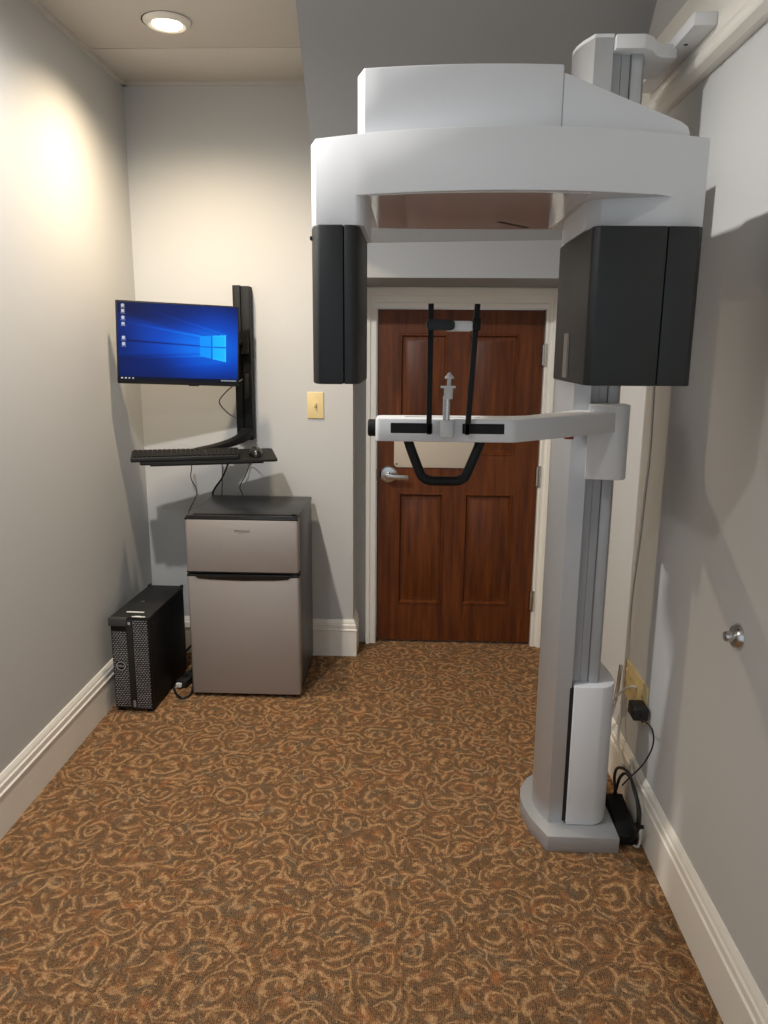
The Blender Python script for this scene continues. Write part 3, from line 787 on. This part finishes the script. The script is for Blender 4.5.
# ------------------------------------------------------------------ right wall: outlet, adapter, cords, door stop
ot = thing('wall_outlet', 'wide ivory outlet plate low on the right wall behind the machine', 'outlet', (WR, 2.315, .337))
b = prism(NB(), rrect(2.185, 2.446, .337, .464, .004), WR-.006, WR, 'x'); obj('outlet_plate', b, M['ivory'], ot, .002)
for y in (2.41, 2.35, 2.285, 2.222):
    b = prism(NB(), rrect(y-.017, y+.017, .365, .436, .004), WR-.0075, WR-.005, 'x'); s = obj('receptacle', b, M['ivory'], ot, .001)
    for z in (.383, .418):
        for d_ in (-.005, .005):
            b = box(NB(), WR-.0078, WR-.006, y+d_-.001, y+d_+.001, z-.005, z+.005); obj('slot', b, M['hole'], s)
ad = thing('power_adapter', 'black plug-in power adapter at the near end of the ivory outlet', 'adapter', (.70, 2.17, .37))
b = NB(); box(b, .684, .7305, 2.145, 2.210, .374, .416); obj('adapter_body', b, M['black'], ad, .006, 3)
b = NB(); tube(b, [(.705, 2.148, .392), (.702, 2.118, .397), (.696, 2.092, .402)], .0045, 8); obj('strain_relief', b, M['dkblack'], ad)
cable('adapter_cord', [(.697, 2.096, .401), (.69, 2.040, .425), (.69, 1.985, .430), (.69, 1.972, .393), (.69, 2.017, .320), (.69, 2.079, .251), (.688, 2.146, .183), (.682, 2.19, .13)], .0024, M['cable'],
      None, par=ad)
bk = thing('power_brick', 'black power brick lying on the carpet beside the machine base', 'power brick', (.672, 2.14, 0))
KM = Matrix.Translation(V(.672, 2.075, .004)) @ Matrix.Rotation(math.radians(9), 4, 'X')
b = box(NB(), -.029, .029, -.01, .175, .0, .040, KM); obj('brick_body', b, M['dkblack'], bk, .006, 3)
b = box(NB(), -.0295, -.0285, .03, .12, .008, .032, KM); obj('brick_label', b, M['black'], bk)
b = NB(); tube(b, [(.680, 2.235, .055), (.684, 2.285, .095), (.685, 2.27, .14), (.685, 2.205, .180), (.685, 2.134, .200), (.685, 2.084, .181), (.685, 2.020, .155), (.685, 2.012, .105), (.683, 2.045, .045), (.676, 2.064, .024)], .0048, 10)
obj('brick_cord', b, M['cable'], bk)
b = NB(); tube(b, [(.672, 2.240, .06), (.675, 2.224, .10), (.675, 2.200, .150), (.676, 2.15, .196), (.677, 2.085, .210), (.678, 2.030, .182), (.680, 2.012, .14), (.68, 2.02, .08)], .0048, 10)
obj('brick_cord', b, M['cable'], bk)
b = NB(); tube(b, [(.669, 2.004, .118), (.682, 2.002, .112), (.694, 2.006, .110)], .006, 8); obj('cord_tie', b, M['dkblack'], bk)
cable('data_cable', [(.712, 2.227, .20), (.708, 2.18, .175), (.705, 2.126, .138), (.704, 2.075, .10), (.703, 2.045, .05), (.70, 2.05, .012), (.69, 2.075, .004)], .0036, M['cablew'],
      'short white cable bent down the baseboard beside the power brick', 'cable')
cable('wall_cable', [(.733, 2.39, 1.75), (.733, 2.38, 1.55), (.733, 2.374, 1.36), (.733, 2.362, 1.176), (.733, 2.376, 1.03), (.733, 2.391, .882), (.733, 2.425, .668), (.728, 2.415, .479), (.722, 2.40, .30), (.708, 2.36, .19), (.706, 2.30, .16), (.707, 2.26, .15)], .0045, M['cablew'],
      'long white cable running down the right wall behind the column', 'cable')
b = NB(); tube(b, [(.716, 2.419, .440), (.712, 2.415, .395), (.712, 2.44, .30), (.708, 2.49, .19), (.69, 2.52, .13), (.64, 2.50, .06)], .0065, 10)
o = obj('metal_conduit', b, M['chrome']); tag(o, 'grey metal-wrapped cord curving from the outlet behind the white cover', 'cord')
cable('outlet_cable', [(.729, 2.278, .425), (.712, 2.30, .415), (.705, 2.37, .36), (.70, 2.46, .27), (.66, 2.48, .18)], .004, M['cablew'],
      'short white cable plugged into the middle of the ivory outlet', 'cable')
ds = thing('door_stop', 'round chrome door stop bumper alone on the right wall', 'door stop', (WR, 1.630, .83))
b = lathe(NB(), [(0, .002), (.030, .002), (.030, -.003), (.024, -.012), (.015, -.014), (0, -.014)], (WR, 1.630, .853), 'x', 32); obj('rose', b, M['chrome'], ds)
b = lathe(NB(), [(0, -.012), (.0125, -.012), (.0125, -.027), (.0105, -.031), (0, -.031)], (WR, 1.630, .853), 'x', 26); obj('bumper', b, M['chrome'], ds)
b = lathe(NB(), [(0, -.0305), (.007, -.0315), (.006, -.033), (0, -.033)], (WR, 1.630, .853), 'x', 18); obj('rubber_tip', b, M['cableg'], ds)

# ------------------------------------------------------------------ daylight from the open end of the room behind the camera
wd = bpy.data.worlds.new('World'); S.world = wd; wd.use_nodes = True
wd.node_tree.nodes['Background'].inputs[0].default_value = (.80, .90, 1.0, 1)
wd.node_tree.nodes['Background'].inputs[1].default_value = .58

# ------------------------------------------------------------------ camera
cam = bpy.data.cameras.new('camera'); co = bpy.data.objects.new('camera', cam); COL.objects.link(co)
R = Matrix(((.99921996, .01586932, -.0361612), (.03870309, -.21163668, .97658179), (.00784465, -.97721957, -.21208578)))
rot = Matrix(((R[0][0], -R[0][1], -R[0][2]), (R[1][0], -R[1][1], -R[1][2]), (R[2][0], -R[2][1], -R[2][2])))
co.matrix_world = Matrix.Translation(V(0, 0, 1.48)) @ rot.to_4x4()
cam.sensor_fit = 'VERTICAL'; cam.sensor_height = 36; cam.sensor_width = 27; cam.lens = 757/1024*36
cam.clip_start = .02
S.camera = co
S.view_settings.view_transform = 'Standard'; S.view_settings.look = 'None'
S.view_settings.gamma = 1; S.view_settings.use_curve_mapping = False
S.view_settings.exposure = .44
